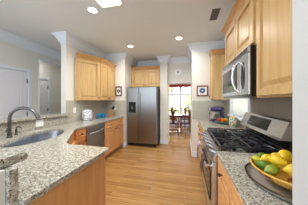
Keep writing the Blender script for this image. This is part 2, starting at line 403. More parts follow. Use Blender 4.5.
for nm, xw, y0, y1 in (('window_added_3', -3.14, 5.7, 7.7), ('window_added_4', 1.66, 5.5, 7.7)):  # unseen side windows, added to let more sky light into the dining room
    win = thing(nm, '', '', (xw, 0, 0)); del win['label']; del win['category']; win['kind'] = 'structure'
    bm = new(); ym = (y0+y1)/2
    for y, t in ((y0+.03, .03), (ym, .04), (y1-.03, .03), ((y0+ym)/2, .015), ((y1+ym)/2, .015)): box(bm, -.04, .04, y-t, y+t, .55, 2.25)
    for z, t in ((.58, .03), (1.10, .015), (1.68, .03), (2.22, .03)): box(bm, -.035, .035, y0, y1, z-t, z+t)
    obj('window_frame', bm, M_mull, win); obj('window_pane', box(new(), .0, .004, y0, y1, .55, 2.25), M_glass, win)

# ================================================================= CABINETS
UP = ((0, 0), (.003, -.004), (.056, -.004), (.059, .016), (.073, .016), (.104, .0))
def knob_at(parent, x, y, z):
    bm = new(); rod(bm, (x, y, z), (x, y-.018, z), .006, seg=10); ball(bm, (x, y-.024, z), .016, .011, .016, sub=2)
    return obj('knob', bm, M_knob, parent, True)
def door_part(root, x0, x1, z0, z1, mat, knob=None, name='door', y=0):
    small = name == 'drawer'
    pr = ((0, 0), (.003, -.004), (.03, -.004), (.036, .004), (.046, .004), (.062, -.003)) if small else UP
    d = obj(name, panel(new(), x0, x1, z0, z1, y-.02, pr), mat, root)
    if knob: knob_at(d, knob[0], y-.022, knob[1])
    return d
def cab_crown(root, w_, ztop, depth, ends=(True, True), h=.11):
    """stepped wooden crown in local coordinates, front at y=0"""
    e0 = .05 if ends[0] else 0; e1 = .05 if ends[1] else 0
    prof = [(0, 0), (.012, 0), (.018, .025), (.03, .05), (.055, .085), (.06, .09), (.06, h), (0, h)]
    bm = new(); rings = []
    for k, (o, z) in enumerate(prof):
        pass
    path = []
    if ends[0]: path.append((0, depth, (-1, 0)))
    path.append((0, 0, (-1, -1) if ends[0] else (0, -1)))
    path.append((w_, 0, (1, -1) if ends[1] else (0, -1)))
    if ends[1]: path.append((w_, depth, (1, 0)))
    for x, y, (dx, dy) in path: rings.append([bm.verts.new((x+dx*o, y+dy*o, ztop+z)) for o, z in prof])
    n = len(prof)
    for a, c in zip(rings, rings[1:]):
        for k in range(n): bm.faces.new((a[k], a[(k+1) % n], c[(k+1) % n], c[k]))
    bm.faces.new(rings[0]); bm.faces.new(rings[-1][::-1])
    return obj('crown_moulding', bm, M_edge, root)
def wall_cab(label, loc, rz, w_, depth, z0, z1, doors, ends=(True, True), crown_=True, mat=None, knobs=True):
    mat = mat or M_maple
    t = thing('wall_cabinet', label, 'cabinet', loc, rz)
    obj('body', box(new(), 0, w_, 0, depth, z0, z1, .002, 1), mat, t)
    for (a, c, side) in doors:
        kx = (a+.03) if side == 'l' else (c-.03)
        door_part(t, a, c, z0+.015, z1-.02, mat, (kx, z0+.07) if knobs else None)
    if crown_: cab_crown(t, w_, z1-.01, depth, ends)
    return t
# right run, facing -X: local x runs towards the camera
R = -PI/2
XR = .585
t = wall_cab('tall maple wall cabinet nearest the camera, right of the microwave', (XR, 1.41, 0), R, .76, .33, 1.40, 2.37,
         [(.05, .55, 'l'), (.57, .75, 'l')], (False, False), knobs=False)
t = wall_cab('short maple wall cabinet directly above the stainless microwave', (XR, 2.385, 0), R, .973, .33, 1.87, 2.37,
         [(.02, .48, 'r'), (.495, .955, 'l')], (True, False), knobs=False)
t = wall_cab('narrow maple wall cabinet in the far right corner beyond the window', (.56, 3.665, 0), R, .30, .345, 1.39, 2.37,
         [(.015, .285, 'l')], (False, True))
# left run
wall_cab('pair of maple wall cabinet doors beside the pantry wall, left side', (-2.10, 3.205, 0), PI/2, .76, .31, 1.37, 2.32,
         [(.015, .375, 'r'), (.385, .745, 'l')], (False, False))
t = thing('wall_cabinet', 'angled end wall cabinet with one wide maple door, left side', 'cabinet', (-2.38, 2.74, 0), math.atan2(.465, .28))
L_ = math.hypot(.28, .465); a_ = math.atan2(.465, .28)
def loc2(x, y):
    dx, dy = x+2.38, y-2.74; return (dx*math.cos(a_)+dy*math.sin(a_), -dx*math.sin(a_)+dy*math.cos(a_))
poly = [loc2(-2.38, 2.74), loc2(-2.10, 3.205), loc2(-2.416, 3.205), loc2(-2.416, 2.74)]
obj('body', prism(new(), poly, 1.37, 2.32), M_maple, t); door_part(t, .03, L_-.02, 1.385, 2.30, M_maple, (L_-.05, 1.44))
cab_crown(t, L_, 2.31, .03, (False, False))
# above the fridge
wall_cab('maple wall cabinet above the refrigerator', (-1.785, 4.50, 0), 0, .95, .435, 1.80, 2.36,
         [(.03, .465, 'r'), (.485, .92, 'l')], (False, False))

def base_cab(label, loc, rz, w_, depth, cols, mat=None, dmat=None, open_top=False, ndr=True):
    mat = mat or M_maple_b; dmat = dmat or mat
    t = thing('base_cabinet', label, 'cabinet', loc, rz)
    obj('body', box(new(), 0, w_, 0, depth, .1, .882), mat, t)
    obj('toe_kick', box(new(), 0, w_, .07, depth, 0, .1), M_edge, t)
    for (a, c, side) in cols:
        if ndr: door_part(t, a, c, .715, .865, dmat, ((a+c)/2, .79), 'drawer')
        door_part(t, a, c, .115, .70 if ndr else .865, dmat, None if side is None else ((a+.03) if side == 'l' else (c-.03), .65 if ndr else .8))
    return t
base_cab('narrow knotty maple base cabinet left of the dishwasher', (-1.83, 2.06, 0), PI/2, .275, .55, [(.01, .265, 'r')], M_maple_b, M_knotty)
base_cab('maple base cabinet with two drawers between dishwasher and pantry wall', (-1.83, 2.95, 0), PI/2, .995, .55, [(.02, .49, 'r'), (.51, .96, 'l')], M_maple_b, M_maple_b)
# corner sink cabinet: a hollow angled body
t = thing('base_cabinet', 'angled corner base cabinet under the kitchen sink', 'cabinet', (-1.285, 1.26, 0), math.atan2(.80, -.545))
a_ = math.atan2(.80, -.545); ox, oy = -1.285, 1.26
def loc3(x, y):
    dx, dy = x-ox, y-oy; return (dx*math.cos(a_)+dy*math.sin(a_), -dx*math.sin(a_)+dy*math.cos(a_))
poly = [loc3(*p) for p in ((-1.285, 1.26), (-1.83, 2.06), (-2.38, 2.06), (-2.38, .53), (-1.56, .53), (-1.56, 1.26))]
obj('body', prism(new(), poly, .1, .66), M_maple_b, t)
Ld = math.hypot(.545, .8)
obj('face_panel', box(new(), 0, Ld, 0, .02, .66, .882), M_maple_b, t)
for a, c, s in ((.04, Ld/2-.01, 'r'), (Ld/2+.01, Ld-.04, 'l')): door_part(t, a, c, .115, .70, M_maple_b, (c-.03 if s == 'r' else a+.03, .65))
obj('toe_kick', prism(new(), [loc3(*p) for p in ((-1.40, 1.2), (-1.9, 1.95), (-2.38, 1.95), (-2.38, .53), (-1.56, .53), (-1.56, 1.2))], 0, .1), M_edge, t)
# peninsula (faces away from the camera, plain end panel to the aisle)
t = base_cab('peninsula base cabinet with plain orange maple end panel facing the aisle', (-.765, 1.255, 0), PI, .79, .77, [(.03, .37, 'r'), (.39, .74, 'l')], M_maple_b)
# right
base_cab('maple base cabinet right of the range under near granite counter', (.295, 1.425, 0), R, .765, .6, [(.02, .37, None), (.39, .74, None)], M_maple_b)
base_cab('maple base cabinet beyond the range toward the picture wall', (.295, 3.655, 0), R, 1.255, .6, [(.02, .41, 'r'), (.43, .82, 'l'), (.84, 1.235, 'l')], M_maple_b)

# ---- sink outline and counters
sink = [(-1.78, 1.05), (-1.67, 1.11), (-1.61, 1.27), (-1.60, 1.48), (-1.68, 1.68), (-1.79, 1.82), (-1.91, 1.93), (-2.06, 1.93), (-2.17, 1.78), (-2.12, 1.59), (-2.04, 1.40), (-1.94, 1.21), (-1.87, 1.09)]
def chaikin(p, n=2):
    for _ in range(n):
        q = []
        for i in range(len(p)):
            a, c = p[i], p[(i+1) % len(p)]
            q += [(a[0]*.75+c[0]*.25, a[1]*.75+c[1]*.25), (a[0]*.25+c[0]*.75, a[1]*.25+c[1]*.75)]
        p = q
    return p
sk = chaikin(sink)
outer = [(-.735, .522), (-.735, 1.265), (-.755, 1.29), (-1.22, 1.30), (-1.30, 1.345), (-1.78, 2.02), (-1.80, 2.08), (-1.80, 3.956), (-2.416, 3.956), (-2.416, 2.512), (-2.388, 2.508), (-2.388, .522)]
ct = obj('countertop', prism(new(), outer, .8835, .915, sk), M_granite)
tag(ct, 'speckled granite countertop of the peninsula and left run, around the sink', 'countertop')
ct = obj('countertop', box(new(), .265, .906, .66, 1.432, .884, .915, .004), M_granite)
tag(ct, 'near right granite countertop piece carrying the fruit bowl', 'countertop')
ct = obj('countertop', box(new(), .265, .906, 2.398, 3.656, .884, .915, .004), M_granite)
tag(ct, 'far right granite countertop piece beyond the gas range', 'countertop')
tag(obj('backsplash', box(new(), -2.429, -2.391, .522, 2.508, .916, 1.069, .002, 1), M_granite), 'low speckled granite backsplash strip behind the sink and faucet', 'backsplash')
tag(obj('backsplash', box(new(), -2.388, -.765, .481, .520, .884, 1.069, .002, 1), M_granite), 'short granite backsplash with its cut end at the lower left, nearest the camera', 'backsplash')
bm = new()
prism(bm, [(-.81, .15), (-.81, .59), (-.825, .605), (-2.345, .605), (-2.345, 2.53), (-2.70, 2.53), (-2.70, .15)], 1.071, 1.112)
bmesh.ops.bevel(bm, geom=[e for e in bm.edges if abs(e.verts[0].co.z-e.verts[1].co.z) < 1e-6], offset=.006, segments=2, affect='EDGES')
# the ledge stops in front of the full-height wall
tag(obj('bar_ledge', bm, M_granite), 'raised granite bar ledge on the low wall around the sink', 'bar top')

# sink
cx = sum(p[0] for p in sk)/len(sk); cy = sum(p[1] for p in sk)/len(sk)
s_ = thing('kitchen_sink', 'stainless steel undermount sink set in the corner granite counter', 'sink', (cx, cy, .70))
bm = new(); rings = []
for f, z in ((1.06, .183), (1.0, .183), (.985, .16), (.965, .03), (.92, .008), (.8, 0), (.15, -.006)):
    rings.append([bm.verts.new(((x-cx)*f, (y-cy)*f, z)) for x, y in sk])
for a, c in zip(rings, rings[1:]):
    for k in range(len(a)): bm.faces.new((a[k], a[(k+1) % len(a)], c[(k+1) % len(a)], c[k]))
bm.faces.new(rings[-1]); obj('basin', bm, M_steel_sink, s_, True)
obj('drain', lathe(new(), [(.045, 0), (.045, .004), (.03, .002), (.012, .003)], c=(0, 0, -.004)), M_chrome, s_)
# faucet
F = (-2.16, 1.365)
t = thing('faucet', 'tall arched gunmetal faucet standing behind the sink', 'faucet', (F[0], F[1], .915), math.atan2(.16, .29))
obj('base_ring', lathe(new(), [(.032, 0), (.032, .01), (.024, .018), (.022, .06)]), M_gun, t, True)
pts = [(0, 0, .05), (0, 0, .22)] + [(.145-.145*math.cos(a*PI/16), 0, .235+.13*math.sin(a*PI/16)) for a in range(1, 15)]
obj('spout', tube(new(), pts, .019, 14), M_gun, t, True)
e = Vector(pts[-1]); d_ = (Vector(pts[-1])-Vector(pts[-2])).normalized()
obj('spray_head', rod(new(), e, e+d_*.07, .021, .025), M_gun, t, True)
bm = new(); rod(bm, (0, -.02, .07), (0, -.055, .085), .014); tube(bm, [(0, -.05, .085), (.02, -.07, .12), (.05, -.08, .16)], .009)
obj('handle', bm, M_gun, t, True)
t = thing('soap_dispenser', 'small metal soap pump beside the faucet', 'soap dispenser', (-2.25, 1.50, .915))
obj('base', lathe(new(), [(.022, 0), (.022, .01), (.013, .02), (.012, .075)], 18), M_gun, t, True)
obj('pump_spout', tube(new(), [(0, 0, .07), (0, 0, .095), (.02, .005, .105), (.07, .01, .10), (.08, .01, .085)], .0075), M_gun, t, True)

def plate(label, loc, rz, w_=.075, h=.115, n=1, switch=False):
    t = thing('switch_plate' if switch else 'outlet', label, 'light switch' if switch else 'outlet', loc, rz)
    obj('cover_plate', box(new(), -w_/2, w_/2, -.006, 0, -h/2, h/2, .002), M_white, t)
    for i in range(n):
        x = (i-(n-1)/2)*.046
        if switch: obj('toggle', box(new(), x-.005, x+.005, -.014, -.006, -.01, .012), M_white, t)
        else:
            for z in (-.022, .022): obj('socket', box(new(), x-.015, x+.015, -.008, -.006, z-.013, z+.013, .001, 1), M_paper, t)
plate('wide white double outlet plate on the granite strip behind the faucet', (-2.390, 1.93, 1.0), PI/2, .125, .11, 2)
plate('white outlet plate on the tile left of the white jar', (-2.418, 2.73, 1.16), PI/2)
plate('white switch plate on the pantry wall tile under the small picture', (-2.10, 3.958, 1.14), 0, .075, .115, 1, True)

# ================================================================= APPLIANCES
# dishwasher
t = thing('dishwasher', 'stainless steel dishwasher built in under the left counter', 'dishwasher', (-1.84, 2.342, 0), PI/2)
obj('body', box(new(), 0, .60, .0, .54, .1, .875), M_grey, t)
d = obj('door', box(new(), .003, .597, -.028, -.002, .115, .775, .006), M_steel_d, t)
obj('control_panel', box(new(), .003, .597, -.032, -.002, .785, .872, .006), M_steel_d, t)
bm = new(); rod(bm, (.06, -.032, .75), (.06, -.062, .75), .007); rod(bm, (.54, -.032, .75), (.54, -.062, .75), .007); rod(bm, (.04, -.065, .75), (.56, -.065, .75), .011)
obj('handle', bm, M_chrome, d, True)
obj('toe_kick', box(new(), 0, .6, .05, .5, 0, .1), M_black, t)
# refrigerator
t = thing('refrigerator', 'stainless steel side-by-side refrigerator standing in the wall niche', 'refrigerator', (-1.765, 4.10, 0))
obj('body', box(new(), .004, .90, .075, .80, .07, 1.755, .006), M_grey, t)
fd = obj('freezer_door', box(new(), .004, .362, 0, .07, .10, 1.765, .012, 3), M_steel_d, t)
rd = obj('refrigerator_door', box(new(), .372, .90, 0, .07, .10, 1.765, .012, 3), M_steel_d, t)
obj('toe_grille', box(new(), .01, .894, .02, .07, .02, .095), M_black, t)
for x in (.03, .87):
    bm = new(); rod(bm, (x, .12, 0), (x, .12, .08), .02); obj('foot', bm, M_rubber, t)
for x, p in ((.335, fd), (.40, rd)):
    bm = new(); tube(bm, [(x, -.004, .86), (x, -.05, .89), (x, -.058, 1.0), (x, -.058, 1.45), (x, -.05, 1.56), (x, -.004, 1.59)], .012, 12)
    obj('handle', bm, M_steel, p, True)
dp = obj('water_dispenser', box(new(), .055, .275, -.008, .0, 1.0, 1.33, .004), M_black, fd)
bm = new(); box(bm, .07, .26, -.012, -.008, 1.23, 1.32)
obj('dispenser_display', bm, M_bglass, fd); obj('dispenser_tray', box(new(), .08, .25, -.03, -.004, 1.005, 1.02), M_gun, fd)
obj('dispenser_lever', box(new(), .145, .185, -.022, -.008, 1.10, 1.19, .004), M_gun, fd)
for x in (.06, .80): obj('hinge_cover', box(new(), x, x+.06, .03, .12, 1.766, 1.785, .005), M_grey, t)

# microwave: local x towards camera
t = thing('microwave', 'stainless over-the-range microwave with a bowed vertical handle', 'microwave', (.53, 2.383, 0), R)
obj('body', box(new(), 0, .968, .012, .375, 1.415, 1.862, .003), M_black, t)
d = obj('door', box(new(), .002, .76, -.006, .012, 1.43, 1.80, .006), M_steel, t)
obj('door_glass', box(new(), .05, .66, -.009, -.004, 1.475, 1.755, .002), M_bglass, d)
obj('handle', tube(new(), [(.715, -.002, 1.46), (.715, -.04, 1.49), (.715, -.062, 1.56), (.715, -.068, 1.62), (.715, -.062, 1.68), (.715, -.04, 1.75), (.715, -.002, 1.78)], .013, 12), M_chrome, d, True)
cp = obj('control_panel', box(new(), .763, .966, -.006, .012, 1.43, 1.80, .006), M_steel, t)
bm = new(); lathe(bm, [(1, 0), (1, .004)], 28, sx=.045, sy=.13)
bmesh.ops.transform(bm, matrix=Matrix.Translation((.835, -.005, 1.615)) @ Matrix.Rotation(PI/2, 4, 'X'), verts=bm.verts)
obj('keypad', bm, M_bglass, cp)
vg = obj('vent_grille', box(new(), .002, .966, -.004, .012, 1.805, 1.86, .004), M_steel, t)
bm = new()
for k in range(4): box(bm, .03, .93, -.006, -.003, 1.815+k*.011, 1.820+k*.011)
obj('vent_slot', bm, M_black, vg)
obj('bottom_panel', box(new(), .0, .968, .002, .37, 1.402, 1.415), M_gun, t)

# gas range
RX, RY = .245, 2.392
t = thing('gas_range', 'stainless steel gas range with black cooktop and tilted back panel', 'range', (RX, RY, 0), R)
Wd = .952
obj('body', box(new(), .003, Wd-.003, .03, .655, .05, .895), M_black, t)
obj('cooktop', box(new(), 0, Wd, .045, .60, .896, .915, .005), M_black, t)
bm = new(); poly = [(.045, .80), (.0, .805), (-.012, .83), (.03, .917), (.06, .917)]
vs = [[bm.verts.new((x, y, z)) for y, z in poly] for x in (0, Wd)]
for k in range(5): bm.faces.new((vs[0][k], vs[0][(k+1) % 5], vs[1][(k+1) % 5], vs[1][k]))
bm.faces.new(vs[0][::-1]); bm.faces.new(vs[1]); fp = obj('front_panel', bm, M_steel, t)
for k in range(5):
    x = .11+k*.183; bm = new(); c0 = Vector((x, .008, .872)); n_ = Vector((0, -.9, .44)).normalized()
    rod(bm, c0, c0+n_*.012, .026, seg=20); rod(bm, c0+n_*.012, c0+n_*.04, .02, .018, 20); obj('knob', bm, M_steel, t, True)
od = obj('oven_door', box(new(), .004, Wd-.004, -.012, .03, .255, .795, .006), M_steel, t)
obj('oven_glass', box(new(), .12, Wd-.12, -.015, -.01, .36, .66, .01), M_bglass, od)
bm = new()
for x in (.05, Wd-.05): tube(bm, [(x, -.012, .745), (x, -.05, .75), (x, -.066, .752)], .011)
rod(bm, (.02, -.068, .752), (Wd-.02, -.068, .752), .0125)
obj('handle', bm, M_chrome, od, True)
obj('drawer', box(new(), .004, Wd-.004, -.012, .03, .06, .245, .006), M_steel, t)
for x in (.05, Wd-.05):
    for y in (.08, .58): obj('foot', rod(new(), (x, y, 0), (x, y, .05), .016), M_rubber, t)
# back panel (tilted)
bm = new(); poly = [(.598, .896), (.598, 1.035), (.655, 1.035), (.655, .896)]
vs = [[bm.verts.new((x, y, z)) for y, z in poly] for x in (.01, Wd-.01)]
for k in range(4): bm.faces.new((vs[0][k], vs[0][(k+1) % 4], vs[1][(k+1) % 4], vs[1][k]))
bm.faces.new(vs[0][::-1]); bm.faces.new(vs[1]); obj('back_vent', bm, M_black, t)
bm = new(); poly = [(.52, 1.035), (.535, 1.05), (.595, 1.195), (.61, 1.205), (.655, 1.205), (.655, 1.036)]
vs = [[bm.verts.new((x, y, z)) for y, z in poly] for x in (0, Wd)]; n_ = len(poly)
for k in range(n_): bm.faces.new((vs[0][k], vs[0][(k+1) % n_], vs[1][(k+1) % n_], vs[1][k]))
bm.faces.new(vs[0][::-1]); bm.faces.new(vs[1]); bp = obj('back_panel', bm, M_steel, t)
def on_panel(x0, x1, f0, f1, lift, th):   # box lying on the tilted face; f = 0 bottom, 1 top
    bm = new(); a, c = Vector((0, .535, 1.05)), Vector((0, .595, 1.195)); n_ = Vector((0, -.145, .06)).normalized()
    q = []
    for l_ in (lift, lift+th):
        for x, f in ((x0, f0), (x1, f0), (x1, f1), (x0, f1)): q.append(bm.verts.new(a.lerp(c, f)+n_*l_+Vector((x, 0, 0))))
    for f in ((0, 1, 2, 3), (7, 6, 5, 4), (0, 1, 5, 4), (1, 2, 6, 5), (2, 3, 7, 6), (3, 0, 4, 7)): bm.faces.new([q[i] for i in f])
    return bm
obj('display', on_panel(.22, .70, .12, .9, 0, .003), M_bglass, bp)
for i in range(3): obj('button', on_panel(.20+i*.05, .225+i*.05, .25, .4, .003, .003), M_steel_d, bp)
# burners + grates
for bx_, by_, r_ in ((.18, .19, .045), (.18, .455, .038), (.476, .32, .05), (.772, .19, .052), (.772, .455, .038)):
    bb = obj('burner', lathe(new(), [(r_+.012, 0), (r_+.012, .008), (r_, .014), (r_, .02), (r_*.6, .024)], 24, c=(bx_, by_, .915)), M_iron, t, True)
for g in range(3):
    x0, x1 = .02+g*.306, .32+g*.306
    bm = new(); zt = .955
    for x in (x0+.008, x1-.008): box(bm, x-.007, x+.007, .06, .585, zt-.016, zt, .003, 1)
    for y in (.066, .579): box(bm, x0, x1, y-.007, y+.007, zt-.016, zt, .003, 1)
    box(bm, x0, x1, .315, .329, zt-.016, zt, .003, 1)
    mx_ = (x0+x1)/2
    for yc in ((.19, .455) if g != 1 else (.19, .455)):
        for k in range(6):
            a = k*PI/3+PI/6
            p0 = Vector((mx_+.025*math.cos(a), yc+.025*math.sin(a), zt-.006)); p1 = Vector((mx_+.138*math.cos(a), yc+.118*math.sin(a), zt-.006))
            tube(bm, [p0, p0.lerp(p1, .5)+Vector((0, 0, .007)), p1], .007, 6)
    for x in (x0+.008, x1-.008):
        for y in (.07, .32, .575): box(bm, x-.008, x+.008, y-.008, y+.008, .915, zt-.01)
    obj('grate', bm, M_iron, t)

# dish towels over the oven handle
def towel(label, x0, x1, drop1, drop2, mat, loc=(RX, RY, 0)):
    t_ = thing('dish_towel', label, 'towel', (loc[0], loc[1], 0), R)
    bm = new(); N = 14; yh, zh, r_ = -.068, .752, .018
    path = [(yh-r_-.004, zh-drop1)]+[(yh-r_-.002*math.sin(i), zh-drop1*(1-i/6)) for i in range(1, 6)]+[(yh-r_*math.cos(a*PI/6), zh+r_*math.sin(a*PI/6)) for a in range(7)]+[(yh+r_, zh-drop2*i/4) for i in range(1, 5)]
    rows = []
    for (y, z) in path:
        rows.append([bm.verts.new((x0+(x1-x0)*k/N, y-.005*(1+math.sin(k*1.5))*max(0, min(1, (zh-z)*8))*(1 if y < yh else -.2), z)) for k in range(N+1)])
    for a, c in zip(rows, rows[1:]):
        for k in range(N): bm.faces.new((a[k], a[k+1], c[k+1], c[k]))
    o = obj('cloth', bm, mat, t_, True); so = o.modifiers.new('thick', 'SOLIDIFY'); so.thickness = .003; so.offset = 1
M_tow1 = stripes('pink_white_stripes', [(196, 70, 90), (236, 228, 226), (226, 214, 208), (90, 60, 70)], 0, 16)
M_tow2 = flat('brown_cloth', (92, 66, 58), .9, var=.2, scale=30)
towel('pink and white striped dish towel hanging at the far end of oven handle', .10, .30, .20, .14, M_tow1)
towel('dark brown dish towel hanging on the oven handle nearer the camera', .66, .82, .12, .10, M_tow2)

# ================================================================= COUNTER ITEMS
# fruit bowl on silver tray
t = thing('serving_tray', 'oval silver tray with a dark rim under the fruit bowl', 'tray', (.548, .955, .916))
lathe_prof = [(.0, .002), (.8, .002), (.92, .008), (1.0, .022), (1.015, .022), (.94, .003), (.8, -.001), (0, -.001)]
obj('dish', lathe(new(), [(max(r, .001)*1, z+.001) for r, z in lathe_prof], 48, sx=.195, sy=.225), flat('satin_silver', (200, 196, 188), .3, .35), t, True)
bm = new(); tube(bm, [(.198*math.cos(a*PI/24), .228*math.sin(a*PI/24), .026) for a in range(49)], .005, 8); obj('rim', bm, flat('tarnished_rim', (92, 80, 52), .35, .8), t, True)
t = thing('fruit_bowl', 'wide amber glazed bowl full of lemons and limes', 'bowl', (.547, .94, .924))
pf = [(.0, .0), (.35, .0), (.55, .012), (.85, .045), (1.0, .072), (1.01, .078), (.985, .08), (.82, .055), (.5, .024), (0, .012)]
obj('basin', lathe(new(), [(max(r, .001), z) for r, z in pf], 48, sx=.172, sy=.205), M_bowl, t, True)
bm = new(); tube(bm, [(.171*math.cos(a*PI/24), .204*math.sin(a*PI/24), .079) for a in range(49)], .0045, 8); obj('rim', bm, flat('gold_rim', (224, 178, 80), .3), t, True)
def fruit(kind, loc, rx, rz, rot, label, mat, group=None):
    t = thing(kind, label, kind, loc, 0)
    bm = new(); bmesh.ops.create_icosphere(bm, subdivisions=3, radius=1)
    for v in bm.verts:
        z = v.co.z; s = 1.0
        v.co = Vector((v.co.x*rx, v.co.y*rx, z*rz + (math.copysign((abs(z)-.9)*.12, z) if abs(z) > .9 else 0)))
    rm = Matrix.Rotation(rot[2], 4, 'Z') @ Matrix.Rotation(rot[0], 4, 'X')
    bmesh.ops.transform(bm, matrix=rm, verts=bm.verts); obj('rind', bm, mat, t, True)
    p = rm @ Vector((0, 0, rz+.008)); q = rm @ Vector((0, 0, rz+.014)); obj('stem_end', rod(new(), p, q, .004, .003, 8), M_stem, t)
    return t
fr = [
 ('lime', (.455, 1.005, 1.003), .027, .033, (1.4, 0, .5), 'yellow-green lime at the left tip of the bowl', M_limey),
 ('lime', (.513, 1.060, 1.006), .028, .034, (1.5, 0, 1.4), 'dark green lime at the far left rim of the bowl', M_lime),
 ('lime', (.452, .905, 1.008), .028, .035, (1.5, 0, .9), 'dark green lime at the front of the bowl by the rim', M_lime),
 ('lime', (.455, .830, 1.018), .030, .036, (1.45, 0, 1.9), 'green lime with a yellow patch, nearest the camera', flat('lime_yellow_mix', (140, 158, 44), .38, var=.3, scale=12)),
 ('lemon', (.506, .975, 1.022), .033, .043, (1.5, 0, 1.9), 'yellow lemon in the middle of the bowl between the limes', M_lemon),
 ('lemon', (.592, 1.045, 1.012), .034, .043, (1.5, 0, 1.2), 'yellow lemon at the far back rim of the bowl', M_lemon),
 ('lemon', (.585, .955, 1.052), .040, .050, (1.3, 0, 2.4), 'largest yellow lemon on top of the pile', M_lemon),
 ('lemon', (.506, .882, 1.050), .033, .041, (1.5, 0, .6), 'yellow lemon lying over the front two limes', M_lemon),
 ('lemon', (.545, .805, 1.035), .036, .044, (1.5, 0, 1.5), 'yellow lemon at the right against the white wall edge', M_lemon),
 ('lemon', (.64, .86, 1.02), .035, .044, (1.5, 0, .9), 'yellow lemon at the back right of the bowl, half hidden', M_lemon),
 ('lime', (.575, .885, .985), .030, .036, (1.5, 0, .9), 'lime buried at the bottom middle of the bowl', M_lime),
]
for k, lc, rx, rz, rot, lab, m in fr[:-1]: fruit(k, (lc[0]-.018, lc[1]+.055, lc[2]-.005), rx*.9, rz*.93, rot, lab, m)

# far right counter: stand mixer, bowl of peppers, floral canister
t = thing('stand_mixer', 'stand mixer with dark purple head beneath the far right cabinet', 'mixer', (.66, 3.42, .915), math.radians(200))
M_purple = flat('purple_enamel', (60, 48, 96), .2, coat=.5)
bm = new(); box(bm, -.14, .16, -.08, .08, 0, .035, .016, 3); obj('base', bm, M_purple, t, True)
obj('column', tube(new(), [(-.10, 0, .03), (-.105, 0, .12), (-.10, 0, .22)], .05, 16, rs=[.055, .042, .05]), M_purple, t, True)
bm = new(); ball(bm, (.02, 0, .27), .18, .065, .06); obj('motor_head', bm, M_purple, t, True)
obj('attachment_hub', rod(new(), (.18, 0, .265), (.215, 0, .265), .025), M_chrome, t, True)
obj('beater_shaft', rod(new(), (.10, 0, .13), (.10, 0, .23), .014), M_chrome, t, True)
obj('mixing_bowl', lathe(new(), [(.05, 0), (.06, .01), (.09, .05), (.105, .11), (.108, .15), (.102, .15), (.09, .06), (.03, .012)], 28, c=(.09, 0, .036)), M_steel, t, True)
t = thing('vegetable_platter', 'teal platter of peppers in front of the stand mixer', 'platter', (.68, 3.12, .915))
obj('dish', lathe(new(), [(.05, 0), (.06, .006), (.12, .03), (.135, .045), (.13, .047), (.1, .03), (.02, .01)], 28), flat('teal_glaze', (60, 140, 130), .3), t, True)
def pepper(loc, mat, label, s=1):
    p = thing('bell_pepper', label, 'pepper', loc)
    bm = new(); N = 24; rings = []
    for z, r in ((-.035, .012), (-.034, .024), (-.02, .034), (.005, .038), (.025, .034), (.034, .02), (.03, .008)):
        rings.append([bm.verts.new((s*r*(1+.1*math.cos(4*2*PI*k/N))*math.cos(2*PI*k/N), s*r*(1+.1*math.cos(4*2*PI*k/N))*math.sin(2*PI*k/N), s*z)) for k in range(N)])
    for a, c in zip(rings, rings[1:]):
        for k in range(N): bm.faces.new((a[k], a[(k+1) % N], c[(k+1) % N], c[k]))
    bm.faces.new(rings[0]); bm.faces.new(rings[-1]); obj('flesh', bm, mat, p, True)
    obj('stem', tube(new(), [(0, 0, .028*s), (.004, 0, .042*s), (.01, 0, .05*s)], .005, 8), M_leaf, p, True)
pepper((.625, 3.10, .985), flat('red_pepper_skin', (206, 48, 30), .25), 'red bell pepper on the platter at the left')
pepper((.69, 3.06, .985), flat('orange_pepper_skin', (236, 120, 30), .25), 'orange bell pepper on the platter nearest the range')
pepper((.745, 3.12, .985), flat('yellow_pepper_skin', (236, 190, 50), .25), 'yellow bell pepper on the platter at the right')
pepper((.675, 3.175, .99), flat('green_pepper_skin', (50, 130, 70), .25), 'green bell pepper at the back of the platter')
t = thing('canister', 'floral patterned ceramic canister beside the window, behind the range', 'canister', (.80, 2.80, .915))
obj('jar', lathe(new(), [(.05, 0), (.068, .02), (.075, .09), (.07, .14), (.06, .155)], 28), pattern('floral_glaze', [(222, 214, 190), (226, 190, 90), (120, 150, 170), (130, 150, 90), (220, 214, 196), (180, 110, 80)], 40, .3), t, True)
obj('lid', lathe(new(), [(.062, .155), (.064, .165), (.03, .18), (.012, .185), (.014, .2), (.004, .207)], 24), pattern('floral_lid_glaze', [(222, 214, 190), (140, 160, 170), (226, 190, 90)], 40, .3), t, True)
# sheer curtain in the kitchen window
bm = new(); N = 70; rows = []
for z in (1.085, 1.3, 1.6, 1.97): rows.append([bm.verts.new((.935+.012*math.sin(k*1.35), 2.47+.82*k/N, z)) for k in range(N+1)])
for a, c in zip(rows, rows[1:]):
    for k in range(N): bm.faces.new((a[k], a[k+1], c[k+1], c[k]))
cu = thing('sheer_curtain', 'sheer white gathered curtain in the kitchen window behind the microwave', 'curtain', (0, 0, 0))
o = obj('cloth', bm, M_sheer, cu, True); so = o.modifiers.new('thick', 'SOLIDIFY'); so.thickness = .001
obj('curtain_rod', rod(new(), (.935, 2.425, 1.97), (.935, 3.355, 1.97), .007), M_white, cu, True)

